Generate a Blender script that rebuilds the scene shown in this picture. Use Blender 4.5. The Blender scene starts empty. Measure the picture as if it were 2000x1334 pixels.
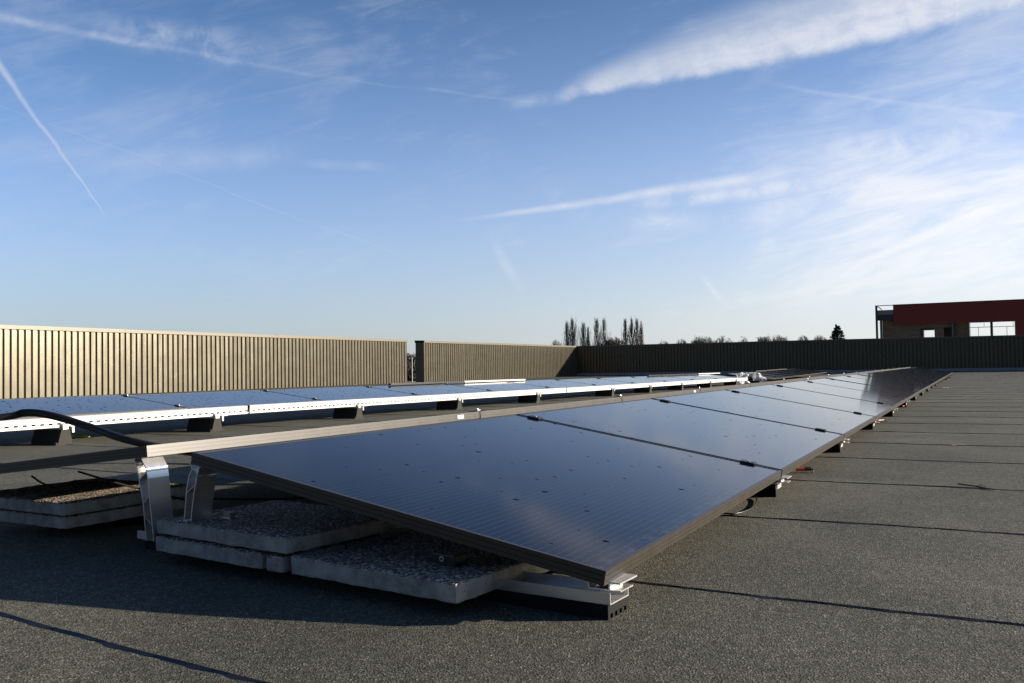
import bpy, bmesh, math, random
from mathutils import Vector, Matrix, noise
R = math.radians
rng = random.Random(7)
scene = bpy.context.scene
col = scene.collection

# ------------------------------------------------------------------ camera
cam_data = bpy.data.cameras.new('camera'); cam = bpy.data.objects.new('camera', cam_data); col.objects.link(cam)
fw = Vector((-0.46007544, 0.88738831, 0.02953941)); rt = Vector((0.88745264, 0.46063143, -0.01570046)); up = Vector((0.02753919, -0.01899143, 0.9994403))
m = Matrix(((rt.x, up.x, -fw.x, 0), (rt.y, up.y, -fw.y, 0), (rt.z, up.z, -fw.z, 0.5), (0, 0, 0, 1)))
cam.matrix_world = m
cam_data.sensor_width = 36; cam_data.lens = 1735.07 / 2000 * 36
cam_data.clip_start = 0.05; cam_data.clip_end = 6000
scene.camera = cam

# ------------------------------------------------------------------ light
SUN = Vector((3.7, 2.05, 1.0)).normalized()
SUN_EL = math.asin(SUN.z); SUN_AZ = math.atan2(SUN.x, SUN.y)
sd = bpy.data.lights.new('sun', 'SUN'); sd.energy = 5.0; sd.angle = R(0.5); sd.color = (1.0, 0.89, 0.74)
so = bpy.data.objects.new('sun', sd); col.objects.link(so)
so.rotation_euler = (-SUN).to_track_quat('-Z', 'Y').to_euler()

scene.view_settings.view_transform = 'Standard'
scene.view_settings.look = 'None'
scene.view_settings.gamma = 1
scene.view_settings.exposure = 1.0
scene.render.engine = 'CYCLES'
scene.cycles.use_denoising = True
scene.cycles.max_bounces = 8
scene.cycles.sample_clamp_indirect = 6

SKY_STRENGTH = 0.05
world = bpy.data.worlds.new('World'); scene.world = world; world.use_nodes = True


class NT:
    """short-hand for building node graphs"""
    def __init__(self, tree):
        self.t = tree
    def new(self, kind, **kw):
        n = self.t.nodes.new(kind)
        for k, v in kw.items(): setattr(n, k, v)
        return n
    def put(self, sock, v):
        if isinstance(v, bpy.types.NodeSocket): self.t.links.new(v, sock)
        elif v is not None: sock.default_value = v
    def m(self, op, a, b=None, c=None, clamp=False):
        n = self.new('ShaderNodeMath', operation=op, use_clamp=clamp)
        for i, v in enumerate((a, b, c)): self.put(n.inputs[i], v)
        return n.outputs[0]
    def add(self, a, b): return self.m('ADD', a, b)
    def sub(self, a, b): return self.m('SUBTRACT', a, b)
    def mul(self, a, b, clamp=False): return self.m('MULTIPLY', a, b, clamp=clamp)
    def ss(self, v, lo, hi):
        n = self.new('ShaderNodeMapRange', interpolation_type='SMOOTHSTEP')
        self.put(n.inputs[0], v); self.put(n.inputs[1], lo); self.put(n.inputs[2], hi)
        return n.outputs[0]
    def dot(self, v, c):
        n = self.new('ShaderNodeVectorMath', operation='DOT_PRODUCT'); self.put(n.inputs[0], v); n.inputs[1].default_value = c
        return n.outputs['Value']
    def comb(self, x, y, z=0.0):
        n = self.new('ShaderNodeCombineXYZ')
        for i, v in enumerate((x, y, z)): self.put(n.inputs[i], v)
        return n.outputs[0]
    def noise(self, vec, scale, detail=4, rough=.55, dist=0.0):
        n = self.new('ShaderNodeTexNoise'); self.put(n.inputs['Vector'], vec)
        n.inputs['Scale'].default_value = scale; n.inputs['Detail'].default_value = detail
        n.inputs['Roughness'].default_value = rough; n.inputs['Distortion'].default_value = dist
        return n.outputs[0]
    def mix(self, f, a, b, blend='MIX'):
        n = self.new('ShaderNodeMix', data_type='RGBA', blend_type=blend)
        self.put(n.inputs[0], f)
        self.put(n.inputs[6], (*a, 1) if isinstance(a, tuple) and len(a) == 3 else a)
        self.put(n.inputs[7], (*b, 1) if isinstance(b, tuple) and len(b) == 3 else b)
        return n.outputs[2]
    def ramp(self, f, stops):
        n = self.new('ShaderNodeValToRGB'); self.put(n.inputs[0], f)
        cr = n.color_ramp
        while len(cr.elements) < len(stops): cr.elements.new(0.5)
        for e, (p, c) in zip(cr.elements, stops):
            e.position = p; e.color = (*c, 1)
        return n.outputs[0]
    def poly(self, x, cs):                 # a*x*x + b*x + c
        r = None
        for c in cs:
            r = c if r is None else self.m('MULTIPLY_ADD', r, x, c)
        return r


def build_sky():
    t = world.node_tree; t.nodes.clear(); g = NT(t)
    tc = g.new('ShaderNodeTexCoord'); d = tc.outputs['Generated']
    sky = g.new('ShaderNodeTexSky', sky_type='NISHITA'); sky.sun_disc = False
    sky.sun_elevation = SUN_EL; sky.sun_rotation = SUN_AZ
    sky.air_density = 1.0; sky.dust_density = 1.2; sky.ozone_density = 2.0; sky.altitude = 50
    az = R(-27.4)
    df = g.dot(d, (math.sin(az), math.cos(az), 0)); dr = g.dot(d, (math.cos(az), -math.sin(az), 0)); dz = g.dot(d, (0, 0, 1))
    den = g.m('MAXIMUM', df, 0.12)
    u = g.m('DIVIDE', dr, den); w = g.m('DIVIDE', dz, den)
    front = g.ss(df, 0.1, 0.35)
    total = None
    def addm(mask):
        nonlocal total
        # screen-combine the veils of cloud
        total = mask if total is None else g.sub(g.add(total, mask), g.mul(total, mask))
    # shared wispy noises, stretched along the drift of the high cloud
    ang = math.atan(0.25)
    ua = g.add(g.mul(u, math.cos(ang)), g.mul(w, math.sin(ang)))
    wa = g.sub(g.mul(w, math.cos(ang)), g.mul(u, math.sin(ang)))
    fib = g.noise(g.comb(g.mul(ua, 2.6), g.mul(wa, 13)), 2.4, 9, .66, 1.1)
    fibf = g.noise(g.comb(g.mul(ua, 7), g.mul(wa, 40)), 2.2, 6, .6, .8)
    soft = g.noise(g.comb(u, g.mul(w, 1.6), 3.3), 3.2, 6, .6, .5)
    fine = g.noise(g.comb(u, w, 9.1), 26, 5, .65, .4)
    ben = g.mul(g.sub(g.noise(g.comb(u, w, 1.7), 9, 3), .5), .012)
    uu = g.add(u, ben); ww = g.add(w, ben)
    def streak(poly, lo, hi, width, strength, fade=.06, along='u', nz=.5, asym=None):
        s, o = (uu, ww) if along == 'u' else (ww, uu)
        s0 = u if along == 'u' else w
        dist = g.sub(o, g.poly(s, poly))
        if asym is None:
            k = g.sub(1.0, g.m('DIVIDE', g.m('ABSOLUTE', dist), width, clamp=True))
            k = g.ss(k, 0.0, 1.0)
        else:                                # sharp below, feathered above
            k = g.mul(g.ss(dist, -asym, asym), g.sub(1.0, g.ss(dist, 0.0, width)))
        a = g.mul(g.ss(s0, lo, lo + fade), g.sub(1.0, g.ss(s0, hi - fade, hi)))
        n = g.add(1 - nz, g.mul(g.ss(fine, .32, .68), nz))
        addm(g.mul(g.mul(g.mul(k, a), n), strength))
    # long trail falling from the left edge
    streak((-.1993, -.568, -.3506), .165, .6, g.add(.0005, g.mul(g.m('MAXIMUM', g.sub(w, .165), 0.0), .036)), .7, .03, 'w', .35)
    # upper-left trail and its feathering
    streak((.1057, -.1202, .3057), -1.3, -.1, g.add(.002, g.mul(g.m('MAXIMUM', g.sub(-.1, u), 0.0), .014)), .5, .5, nz=.6)
    streak((.1057, -.11, .322), -.52, -.22, .03, .5, .14, nz=.9)
    streak((.1057, -.1202, .3057), -.3, .12, .003, .12, .2, nz=.8)
    # the big plume: crisp lower edge, opening out to the right
    uw_ = g.m('MAXIMUM', g.sub(u, .05), 0.0)
    pw = g.add(.022, g.mul(uw_, .34))
    pd = g.sub(g.add(w, g.add(g.mul(ben, .6), g.mul(g.sub(fine, .5), .012))), g.poly(g.add(u, ben), (.0933, .117, .2968)))
    pk = g.mul(g.ss(pd, -.004, g.add(.006, g.mul(uw_, .02))), g.sub(1.0, g.ss(pd, g.mul(pw, .15), pw)))
    pa = g.mul(g.ss(g.add(u, g.mul(g.sub(fine, .5), .05)), .055, .10), g.sub(1.0, g.mul(g.ss(u, .5, 1.0), .5)))
    pn = g.add(.62, g.mul(g.ss(g.add(g.mul(fib, .45), g.mul(fine, .55)), .34, .66), .38))
    addm(g.mul(g.mul(g.mul(pk, pa), pn), .68))
    streak((.0933, .117, .30), -.02, .1, .012, .25, .05, nz=.8)
    # middle streaks
    streak((-.0065, .1318, .1752), -.08, .36, g.add(.003, g.mul(g.m('MAXIMUM', g.add(u, .08), 0.0), .024)), .55, .12, nz=.45)
    streak((-.0819, .1315, .1658), .1, .5, .012, .5, .1, nz=.9)
    streak((0, .03, .158), .11, .235, .018, .34, .05, nz=.75)
    # thin straight trail
    streak((.0112, -.3917, .0801), -.9, .02,   .0015, .15, .2, nz=.6)
    streak((.179, -.307, .3934),   .26, .9, .0045, .13, .1, nz=.5)
    streak((.5605, -.3986, .3096), .3, .6, .03, .36, .1, nz=.9)
    streak((0, .04, .2555), -.5, -.22, .022, .26, .1, nz=.55)
    streak((0, -.0964, .2144), -.25, -.12, .008, .2, .05, nz=.6)
    streak((-.6, .95, -.17), .36, .95, .009, .42, .08, nz=.35)
    streak((0, -1.66, .111), -.03, .02, .02, .3, .02, nz=.7)
    streak((5.516, -1.7517, .3358), .058, .108, .008, .3, .02, 'w', .4)
    # the broad cirrus field to the right
    reg = g.mul(g.ss(g.add(u, g.mul(g.sub(soft, .5), .35)), .19, .47), g.ss(w, .03, .12))
    reg = g.mul(reg, g.sub(1.0, g.ss(g.add(w, g.mul(g.sub(soft, .5), .18)), .2, .285)))
    cir = g.mul(g.ss(g.add(g.mul(fib, .5), g.add(g.mul(fibf, .2), g.mul(soft, .3))), .34, .66), reg)
    addm(g.mul(cir, .68)); addm(g.mul(reg, .16))
    # very faint veil everywhere, in soft patches
    veil = g.mul(g.ss(g.add(g.mul(soft, .65), g.mul(fib, .35)), .45, .72), g.ss(w, .0, .1))
    addm(g.mul(veil, .32))
    total = g.mul(total, front)
    back = g.mul(g.mul(g.ss(g.noise(d, 2.5, 6, .6, .8), .55, .8), g.sub(1.0, front)), .2)
    total = g.add(total, back)
    # milky air low over the horizon, stronger towards the sun
    sunw = g.dot(d, tuple(Vector((SUN.x, SUN.y, 0)).normalized()))
    low = g.m('POWER', g.sub(1.0, g.m('MAXIMUM', dz, 0.0, clamp=True)), 5.2)
    sw = g.ss(sunw, -.5, .75)
    milk = g.mul(g.mul(low, g.add(.62, g.mul(sw, .25))), g.add(.25, g.mul(g.ss(df, -.4, .5), .75)))
    # sky dimmed overhead and behind to deepen the shade, brightened low in front
    glow = g.mul(g.ss(df, -.2, .75), g.sub(1.0, g.ss(dz, .12, .52)))
    k = g.add(g.mul(SKY_STRENGTH, g.add(.5, g.mul(g.ss(df, -.6, .3), .5))), g.mul(glow, .040))
    tint = g.comb(g.mul(k, g.sub(.74, g.mul(g.ss(dz, .1, .45), .2))), g.mul(k, .89), g.mul(k, 1.30))
    base = g.mix(1.0, sky.outputs[0], tint, 'MULTIPLY')
    base = g.mix(milk, base, g.mix(sw, (.285, .315, .34), (.50, .505, .505)))
    ccol = g.mix(sw, (.30, .33, .40), (.56, .54, .52))
    out = g.mix(total, base, ccol)
    bg = g.new('ShaderNodeBackground'); g.put(bg.inputs[0], out); bg.inputs[1].default_value = 1.0
    wo = g.new('ShaderNodeOutputWorld'); t.links.new(bg.outputs[0], wo.inputs[0])

build_sky()

# ------------------------------------------------------------------ materials
MATS = {}
def material(name, fn):
    mt = bpy.data.materials.new(name); mt.use_nodes = True
    t = mt.node_tree; g = NT(t)
    b = t.nodes['Principled BSDF']
    fn(g, b)
    MATS[name] = mt
    return mt

def plain(name, base, rough=.5, metal=0.0, var=.15, scale=12.0, spec=.5, bump=0.0, bscale=120.0):
    def fn(g, b):
        tc = g.new('ShaderNodeTexCoord')
        n = g.noise(tc.outputs['Object'], scale, 5, .6)
        k = g.add(1 - var, g.mul(n, 2 * var))
        c = g.mix(1.0, base, g.comb(k, k, k), 'MULTIPLY')
        g.put(b.inputs['Base Color'], c)
        g.put(b.inputs['Roughness'], g.add(rough - .08, g.mul(n, .16)))
        b.inputs['Metallic'].default_value = metal
        b.inputs['Specular IOR Level'].default_value = spec
        if bump:
            bn = g.new('ShaderNodeBump'); bn.inputs['Strength'].default_value = bump; bn.inputs['Distance'].default_value = .002
            g.put(bn.inputs['Height'], g.noise(tc.outputs['Object'], bscale, 3)); g.put(b.inputs['Normal'], bn.outputs[0])
    return material(name, fn)

def felt(g, b):
    tc = g.new('ShaderNodeTexCoord'); P = tc.outputs['Object']
    v = g.new('ShaderNodeTexVoronoi'); g.put(v.inputs['Vector'], P); v.inputs['Scale'].default_value = 300
    sp = g.new('ShaderNodeSeparateColor'); g.put(sp.inputs[0], v.outputs['Color'])
    v2 = g.new('ShaderNodeTexVoronoi'); g.put(v2.inputs['Vector'], P); v2.inputs['Scale'].default_value = 90
    sp2 = g.new('ShaderNodeSeparateColor'); g.put(sp2.inputs[0], v2.outputs['Color'])
    gr = g.ramp(sp.outputs[0], [(0, (.026, .027, .025)), (.4, (.075, .074, .064)), (.75, (.15, .146, .125)), (.95, (.24, .235, .205)), (1.0, (.5, .48, .44))])
    gr = g.mix(.35, gr, g.ramp(sp2.outputs[1], [(0, (.035, .036, .034)), (.6, (.10, .098, .085)), (1, (.20, .195, .17))]))
    gr = g.mix(g.mul(sp.outputs[1], .18), gr, (.12, .10, .065))
    big = g.noise(P, 1.1, 5, .6, .4); mid = g.noise(P, 7, 5, .65)
    pud = g.noise(P, .55, 4, .55, .6); tide = g.mul(g.ss(pud, .52, .555), g.sub(1.0, g.ss(pud, .56, .66)))
    k = g.add(.34, g.add(g.mul(big, .62), g.add(g.mul(mid, .34), g.mul(tide, .14))))
    c = g.mix(1.0, gr, g.comb(g.mul(k, 1.0), g.mul(k, 1.0), g.mul(k, .90)), 'MULTIPLY')
    g.put(b.inputs['Base Color'], c)
    b.inputs['Roughness'].default_value = .9; b.inputs['Specular IOR Level'].default_value = .25
    bn = g.new('ShaderNodeBump'); bn.inputs['Strength'].default_value = .75; bn.inputs['Distance'].default_value = .0022
    g.put(bn.inputs['Height'], g.add(g.mul(v.outputs['Distance'], .6), g.mul(mid, .5))); g.put(b.inputs['Normal'], bn.outputs[0])
material('mineral_felt', felt)
plain('bitumen', (.008, .008, .009), .55, var=.3, scale=60, bump=.5)

def glass(dots):
    def fn(g, b):
        tc = g.new('ShaderNodeTexCoord'); P = tc.outputs['Object']
        oi = g.new('ShaderNodeObjectInfo'); rnd = oi.outputs['Random']
        sep = g.new('ShaderNodeSeparateXYZ'); g.put(sep.inputs[0], P)
        x, y = sep.outputs[0], sep.outputs[1]
        off = g.new('ShaderNodeVectorMath', operation='ADD'); g.put(off.inputs[0], P); g.put(off.inputs[1], g.comb(g.mul(rnd, 91), g.mul(rnd, 37)))
        Q = off.outputs[0]
        # busbars along the panel, cells across
        fx = g.m('FRACT', g.mul(x, 1 / .0197)); bus = g.mul(g.ss(g.m('ABSOLUTE', g.sub(fx, .5)), .44, .47), g.ss(g.m('FRACT', g.mul(y, 1 / .0115)), .18, .3))
        cx = g.m('FRACT', g.mul(x, 1 / .182)); cy = g.m('FRACT', g.mul(y, 1 / .0905))
        gap = g.m('MAXIMUM', g.ss(g.m('ABSOLUTE', g.sub(cx, .5)), .488, .494), g.ss(g.m('ABSOLUTE', g.sub(cy, .5)), .484, .49))
        tint = g.noise(Q, 3, 3)
        c = g.mix(tint, (.002, .0025, .008), (.004, .005, .014))
        c = g.mix(g.mul(bus, .27), c, (.15, .15, .17))
        c = g.mix(gap, c, (.004, .004, .006))
        # dust film and dried droplets
        v = g.new('ShaderNodeTexVoronoi', voronoi_dimensions='2D'); g.put(v.inputs['Vector'], Q); v.inputs['Scale'].default_value = 12 if dots > .6 else 13
        vs = g.new('ShaderNodeSeparateColor'); g.put(vs.inputs[0], v.outputs['Color'])
        patch = g.noise(Q, 2.3, 4, .6)
        has = g.m('LESS_THAN', vs.outputs[0], g.mul(g.add(.25, g.ss(patch, .4, .62)), dots * .55))
        rad = g.add(.045 if dots < .6 else .085, g.mul(g.m('POWER', vs.outputs[1], 2.0), .09))
        dn = g.add(v.outputs['Distance'], g.mul(g.sub(g.noise(Q, 130, 2), .5), .08))
        dot = g.mul(has, g.m('LESS_THAN', dn, rad))
        dust = g.mul(g.ss(g.noise(Q, 160, 3, .7), .66, .74), .5)
        c = g.mix(g.mul(dust, .3), c, (.12, .115, .11))
        edge = g.mul(g.ss(x, -.07, -.012), g.ss(g.noise(Q, 22, 5, .7), .42, .7)); c = g.mix(g.mul(edge, .35), c, (.12, .11, .095))
        c = g.mix(dot, c, (.012, .011, .010))
        g.put(b.inputs['Base Color'], c)
        sm = g.noise(Q, 4, 5, .6)
        r = g.add(.045, g.mul(sm, .06))
        g.put(b.inputs['Roughness'], g.m('MAXIMUM', r, g.mul(dot, .9)))
        g.put(b.inputs['Specular IOR Level'], g.sub(.42, g.mul(dot, .36)))
        b.inputs['IOR'].default_value = 1.21 if dots < .6 else 1.34
    return fn
material('panel_glass', glass(.49))
material('panel_glass_droplets', glass(1.5))
plain('black_frame', (.035, .028, .021), .40, .1, var=.12, scale=20, spec=.7)
plain('backsheet', (.012, .012, .013), .6)
plain('aluminium', (.8, .79, .78), .34, .9, var=.08, scale=40, bump=.05)
plain('galvanised', (.56, .55, .53), .5, .2, var=.08, scale=25)
plain('rubber', (.008, .008, .009), .8, spec=.2, var=.3, scale=60, bump=.5, bscale=200)
plain('recycled_rubber', (.03, .028, .025), .9, var=.35, scale=150, bump=.8, bscale=260)
plain('black_plastic', (.012, .012, .013), .4, var=.2, scale=30)
def cladding(g, b):
    tc = g.new('ShaderNodeTexCoord'); P = tc.outputs['Object']
    sx = g.new('ShaderNodeSeparateXYZ'); g.put(sx.inputs[0], P)
    wn = g.new('ShaderNodeTexWhiteNoise', noise_dimensions='1D'); g.put(wn.inputs[1], g.m('FLOOR', g.mul(sx.outputs[0], 1 / .99)))
    n = g.noise(P, 3, 5); k = g.add(.90, g.add(g.mul(n, .12), g.mul(wn.outputs[0], .09)))
    g.put(b.inputs['Base Color'], g.mix(1.0, (.102, .091, .064), g.comb(k, k, k), 'MULTIPLY'))
    b.inputs['Metallic'].default_value = .45
    g.put(b.inputs['Roughness'], g.add(.22, g.mul(n, .1)))
    mp = g.new('ShaderNodeMapping'); g.put(mp.inputs[0], P); mp.inputs['Scale'].default_value = (6.06, 1, .55)
    bn = g.new('ShaderNodeBump'); bn.inputs['Strength'].default_value = .4; bn.inputs['Distance'].default_value = .02
    g.put(bn.inputs['Height'], g.noise(mp.outputs[0], 1.0, 0, .5)); g.put(b.inputs['Normal'], bn.outputs[0])
material('cladding', cladding)
plain('coping_metal', (.125, .107, .08), .45, .25, var=.08, scale=4)
plain('flashing_metal', (.3, .31, .33), .6, .1, var=.2, scale=6)
plain('sticker_white', (.75, .74, .72), .5)
plain('red_plastic', (.55, .05, .02), .4)
plain('yellow_green', (.42, .55, .02), .45, var=.35, scale=90)
def thin_plastic(g, b):
    b.inputs['Base Color'].default_value = (.85, .84, .86, 1); b.inputs['Roughness'].default_value = .35
    tr = g.new('ShaderNodeBsdfTranslucent'); tr.inputs[0].default_value = (.85, .84, .84, 1)
    mx = g.new('ShaderNodeMixShader'); mx.inputs[0].default_value = .45
    g.put(mx.inputs[1], b.outputs[0]); g.put(mx.inputs[2], tr.outputs[0])
    out = [n for n in g.t.nodes if n.type == 'OUTPUT_MATERIAL'][0]; g.put(out.inputs[0], mx.outputs[0])
material('white_plastic', thin_plastic)
plain('steel_dark', (.03, .034, .042), .5, .3)
plain('steel_grey', (.16, .16, .17), .5, .3)
plain('wood_dry', (.35, .28, .16), .8)
plain('twig_dark', (.03, .024, .018), .85)
plain('concrete_grey', (.22, .215, .2), .85, var=.2, scale=3)
plain('wall_pale', (.5, .5, .5), .8)
plain('window_dark', (.02, .03, .045), .15)
plain('bark', (.075, .062, .05), .9, var=.2)
plain('bark_grey', (.17, .15, .13), .9, var=.2)
plain('needles', (.02, .035, .022), .85, var=.3, scale=2)

def concrete(g, b):
    tc = g.new('ShaderNodeTexCoord'); P = tc.outputs['Object']
    n = g.noise(P, 18, 6, .65); n2 = g.noise(P, 160, 3, .6)
    c = g.ramp(n, [(.27, (.15, .14, .125)), (.5, (.36, .34, .305)), (.72, (.5, .475, .43))])
    c = g.mix(g.ss(n2, .62, .72), c, (.09, .085, .08))
    g.put(b.inputs['Base Color'], c); b.inputs['Roughness'].default_value = .92
    bn = g.new('ShaderNodeBump'); bn.inputs['Strength'].default_value = .6; bn.inputs['Distance'].default_value = .003
    g.put(bn.inputs['Height'], g.add(n, g.mul(n2, .5))); g.put(b.inputs['Normal'], bn.outputs[0])
material('slab_concrete', concrete)
def aggregate(g, b):
    tc = g.new('ShaderNodeTexCoord'); P = tc.outputs['Object']
    v = g.new('ShaderNodeTexVoronoi'); g.put(v.inputs['Vector'], P); v.inputs['Scale'].default_value = 150; v.inputs['Randomness'].default_value = 1
    sp = g.new('ShaderNodeSeparateColor'); g.put(sp.inputs[0], v.outputs['Color'])
    c = g.ramp(sp.outputs[0], [(0, (.06, .05, .042)), (.2, (.16, .125, .095)), (.42, (.38, .29, .20)), (.6, (.28, .215, .165)), (.8, (.55, .45, .34)), (1, (.68, .61, .52))])
    c = g.mix(g.ss(v.outputs['Distance'], .5, .7), c, (.07, .06, .05))
    g.put(b.inputs['Base Color'], c); b.inputs['Roughness'].default_value = .7
    bn = g.new('ShaderNodeBump'); bn.inputs['Strength'].default_value = 1.0; bn.inputs['Distance'].default_value = .004; bn.invert = True
    g.put(bn.inputs['Height'], v.outputs['Distance']); g.put(b.inputs['Normal'], bn.outputs[0])
material('exposed_aggregate', aggregate)
def brick(g, b):
    tc = g.new('ShaderNodeTexCoord'); P = tc.outputs['Object']
    sep = g.new('ShaderNodeSeparateXYZ'); g.put(sep.inputs[0], P)
    bt = g.new('ShaderNodeTexBrick'); g.put(bt.inputs['Vector'], g.comb(sep.outputs[0], sep.outputs[2]))
    bt.inputs['Color1'].default_value = (.20, .15, .10, 1); bt.inputs['Color2'].default_value = (.13, .10, .07, 1); bt.inputs['Mortar'].default_value = (.09, .08, .07, 1)
    bt.inputs['Scale'].default_value = 2.4; bt.inputs['Mortar Size'].default_value = .03
    g.put(b.inputs['Base Color'], bt.outputs[0]); b.inputs['Roughness'].default_value = .9
material('brown_brick', brick)
def redfacade(g, b):
    tc = g.new('ShaderNodeTexCoord'); P = tc.outputs['Object']
    n = g.noise(P, 30, 3); n1 = g.noise(P, .6, 4)
    c = g.mix(n, (.15, .024, .021), (.19, .033, .028)); c = g.mix(g.mul(n1, .3), c, (.13, .024, .024))
    g.put(b.inputs['Base Color'], c); b.inputs['Roughness'].default_value = .85
material('red_facade', redfacade)
def field(g, b):
    tc = g.new('ShaderNodeTexCoord')
    n = g.noise(tc.outputs['Object'], .02, 6, .6); n2 = g.noise(tc.outputs['Object'], .6, 5)
    c = g.mix(n, (.05, .07, .03), (.12, .11, .07)); c = g.mix(g.mul(n2, .5), c, (.04, .05, .025))
    g.put(b.inputs['Base Color'], c); b.inputs['Roughness'].default_value = .95
material('winter_field', field)

# ------------------------------------------------------------------ helpers
class MB:
    """collects shapes into one mesh"""
    def __init__(self): self.v = []; self.f = []; self.mi = []; self.smooth = []
    def face(self, pts, mi=0, smooth=False):
        n = len(self.v); self.v.extend(tuple(p) for p in pts); self.f.append(tuple(range(n, n + len(pts)))); self.mi.append(mi); self.smooth.append(smooth)
    def quadgrid(self, rows, mi=0, smooth=False, closed=False):
        n = len(self.v); w = len(rows[0])
        for r in rows: self.v.extend(tuple(p) for p in r)
        for i in range(len(rows) - 1):
            for j in range(w if closed else w - 1):
                k = (j + 1) % w
                self.f.append((n + i*w + j, n + i*w + k, n + (i+1)*w + k, n + (i+1)*w + j))
                self.mi.append(mi); self.smooth.append(smooth)
    def box(self, a, b, mi=0, bev=0.0):
        x0, y0, z0 = a; x1, y1, z1 = b
        if bev <= 0:
            P = [(x0,y0,z0),(x1,y0,z0),(x1,y1,z0),(x0,y1,z0),(x0,y0,z1),(x1,y0,z1),(x1,y1,z1),(x0,y1,z1)]
            n = len(self.v); self.v.extend(P)
            for q in ((0,3,2,1),(4,5,6,7),(0,1,5,4),(1,2,6,5),(2,3,7,6),(3,0,4,7)):
                self.f.append(tuple(n+i for i in q)); self.mi.append(mi); self.smooth.append(False)
        else:
            bm = bmesh.new(); bmesh.ops.create_cube(bm, size=1)
            for v in bm.verts: v.co = Vector(((x0+x1)/2 + v.co.x*(x1-x0), (y0+y1)/2 + v.co.y*(y1-y0), (z0+z1)/2 + v.co.z*(z1-z0)))
            bmesh.ops.bevel(bm, geom=list(bm.edges), offset=bev, segments=2, affect='EDGES', profile=.6)
            self.bm(bm, mi)
    def bm(self, bm, mi=0):
        bm.verts.index_update(); n = len(self.v)
        self.v.extend(tuple(v.co) for v in bm.verts)
        for f in bm.faces:
            self.f.append(tuple(n + v.index for v in f.verts)); self.mi.append(mi); self.smooth.append(False)
        bm.free()
    def prism(self, prof, axis, a, b, mi=0, caps=True):
        """extrude a closed 2-D profile along an axis ('x': profile in y,z ; 'y': profile in x,z ; 'z': in x,y)"""
        def P(p, t): return {'x': (t, p[0], p[1]), 'y': (p[0], t, p[1]), 'z': (p[0], p[1], t)}[axis]
        n = len(self.v); k = len(prof)
        self.v.extend(P(p, a) for p in prof); self.v.extend(P(p, b) for p in prof)
        for i in range(k):
            j = (i+1) % k; self.f.append((n+i, n+j, n+k+j, n+k+i)); self.mi.append(mi); self.smooth.append(False)
        if caps:
            self.f.append(tuple(n+i for i in reversed(range(k)))); self.mi.append(mi); self.smooth.append(False)
            self.f.append(tuple(n+k+i for i in range(k))); self.mi.append(mi); self.smooth.append(False)
    def tube(self, pts, r, seg=8, mi=0, smooth=True):
        pts = [Vector(p) for p in pts]; rows = []
        rad = r if callable(r) else (lambda i: r)
        for i, p in enumerate(pts):
            t = (pts[min(i+1, len(pts)-1)] - pts[max(i-1, 0)]).normalized()
            a = t.cross(Vector((0, 0, 1)));
            if a.length < 1e-3: a = t.cross(Vector((0, 1, 0)))
            a.normalize(); b = t.cross(a)
            rows.append([p + (a*math.cos(2*math.pi*k/seg) + b*math.sin(2*math.pi*k/seg))*rad(i) for k in range(seg)])
        self.quadgrid(rows, mi, smooth, closed=True)
        self.face(rows[0], mi); self.face(rows[-1], mi)
    def cyl(self, c, axis, r, h, seg=14, mi=0):
        c = Vector(c); d = Vector(axis).normalized(); self.tube([c, c + d*h], r, seg, mi, False)
    def mesh(self, name, mats, fix=True):
        me = bpy.data.meshes.new(name); me.from_pydata(self.v, [], self.f)
        for mm in (mats if isinstance(mats, (list, tuple)) else [mats]): me.materials.append(MATS[mm])
        me.polygons.foreach_set('material_index', self.mi); me.polygons.foreach_set('use_smooth', self.smooth)
        if fix:
            bm = bmesh.new(); bm.from_mesh(me); bmesh.ops.recalc_face_normals(bm, faces=bm.faces); bm.to_mesh(me); bm.free()
        me.update()
        return me
    def build(self, name, mats, parent=None, fix=True):
        return link(name, self.mesh(name, mats, fix), parent)

def link(name, me, parent=None):
    o = bpy.data.objects.new(name, me); col.objects.link(o)
    if parent is not None: o.parent = parent
    return o
def tag(o, label, cat, group=None):
    o['label'] = label; o['category'] = cat
    if group: o['group'] = group
    return o
def thing(name, label, cat, loc=(0, 0, 0), rot=(0, 0, 0), group=None):
    o = bpy.data.objects.new(name, None); col.objects.link(o); o.empty_display_size = .1
    o.location = loc; o.rotation_euler = rot
    return tag(o, label, cat, group)
def struct(o, kind='structure'):
    o['kind'] = kind; return o
ORD = 'first second third fourth fifth sixth seventh eighth ninth tenth eleventh twelfth thirteenth fourteenth fifteenth sixteenth seventeenth eighteenth nineteenth twentieth'.split()
def spline(pts, n=12):
    pts = [Vector(p) for p in pts]; P = [pts[0]] + pts + [pts[-1]]; out = []
    for i in range(1, len(P) - 2):
        for k in range(n):
            t = k / n; a, b, c, d = P[i-1], P[i], P[i+1], P[i+2]
            out.append(.5*((2*b) + (c-a)*t + (2*a-5*b+4*c-d)*t*t + (3*b-a-3*c+d)*t**3))
    out.append(pts[-1]); return out

# ------------------------------------------------------------------ roof, ground
XL = -18.7
def far_y(x): return 45.16 + .0902 * x

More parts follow.
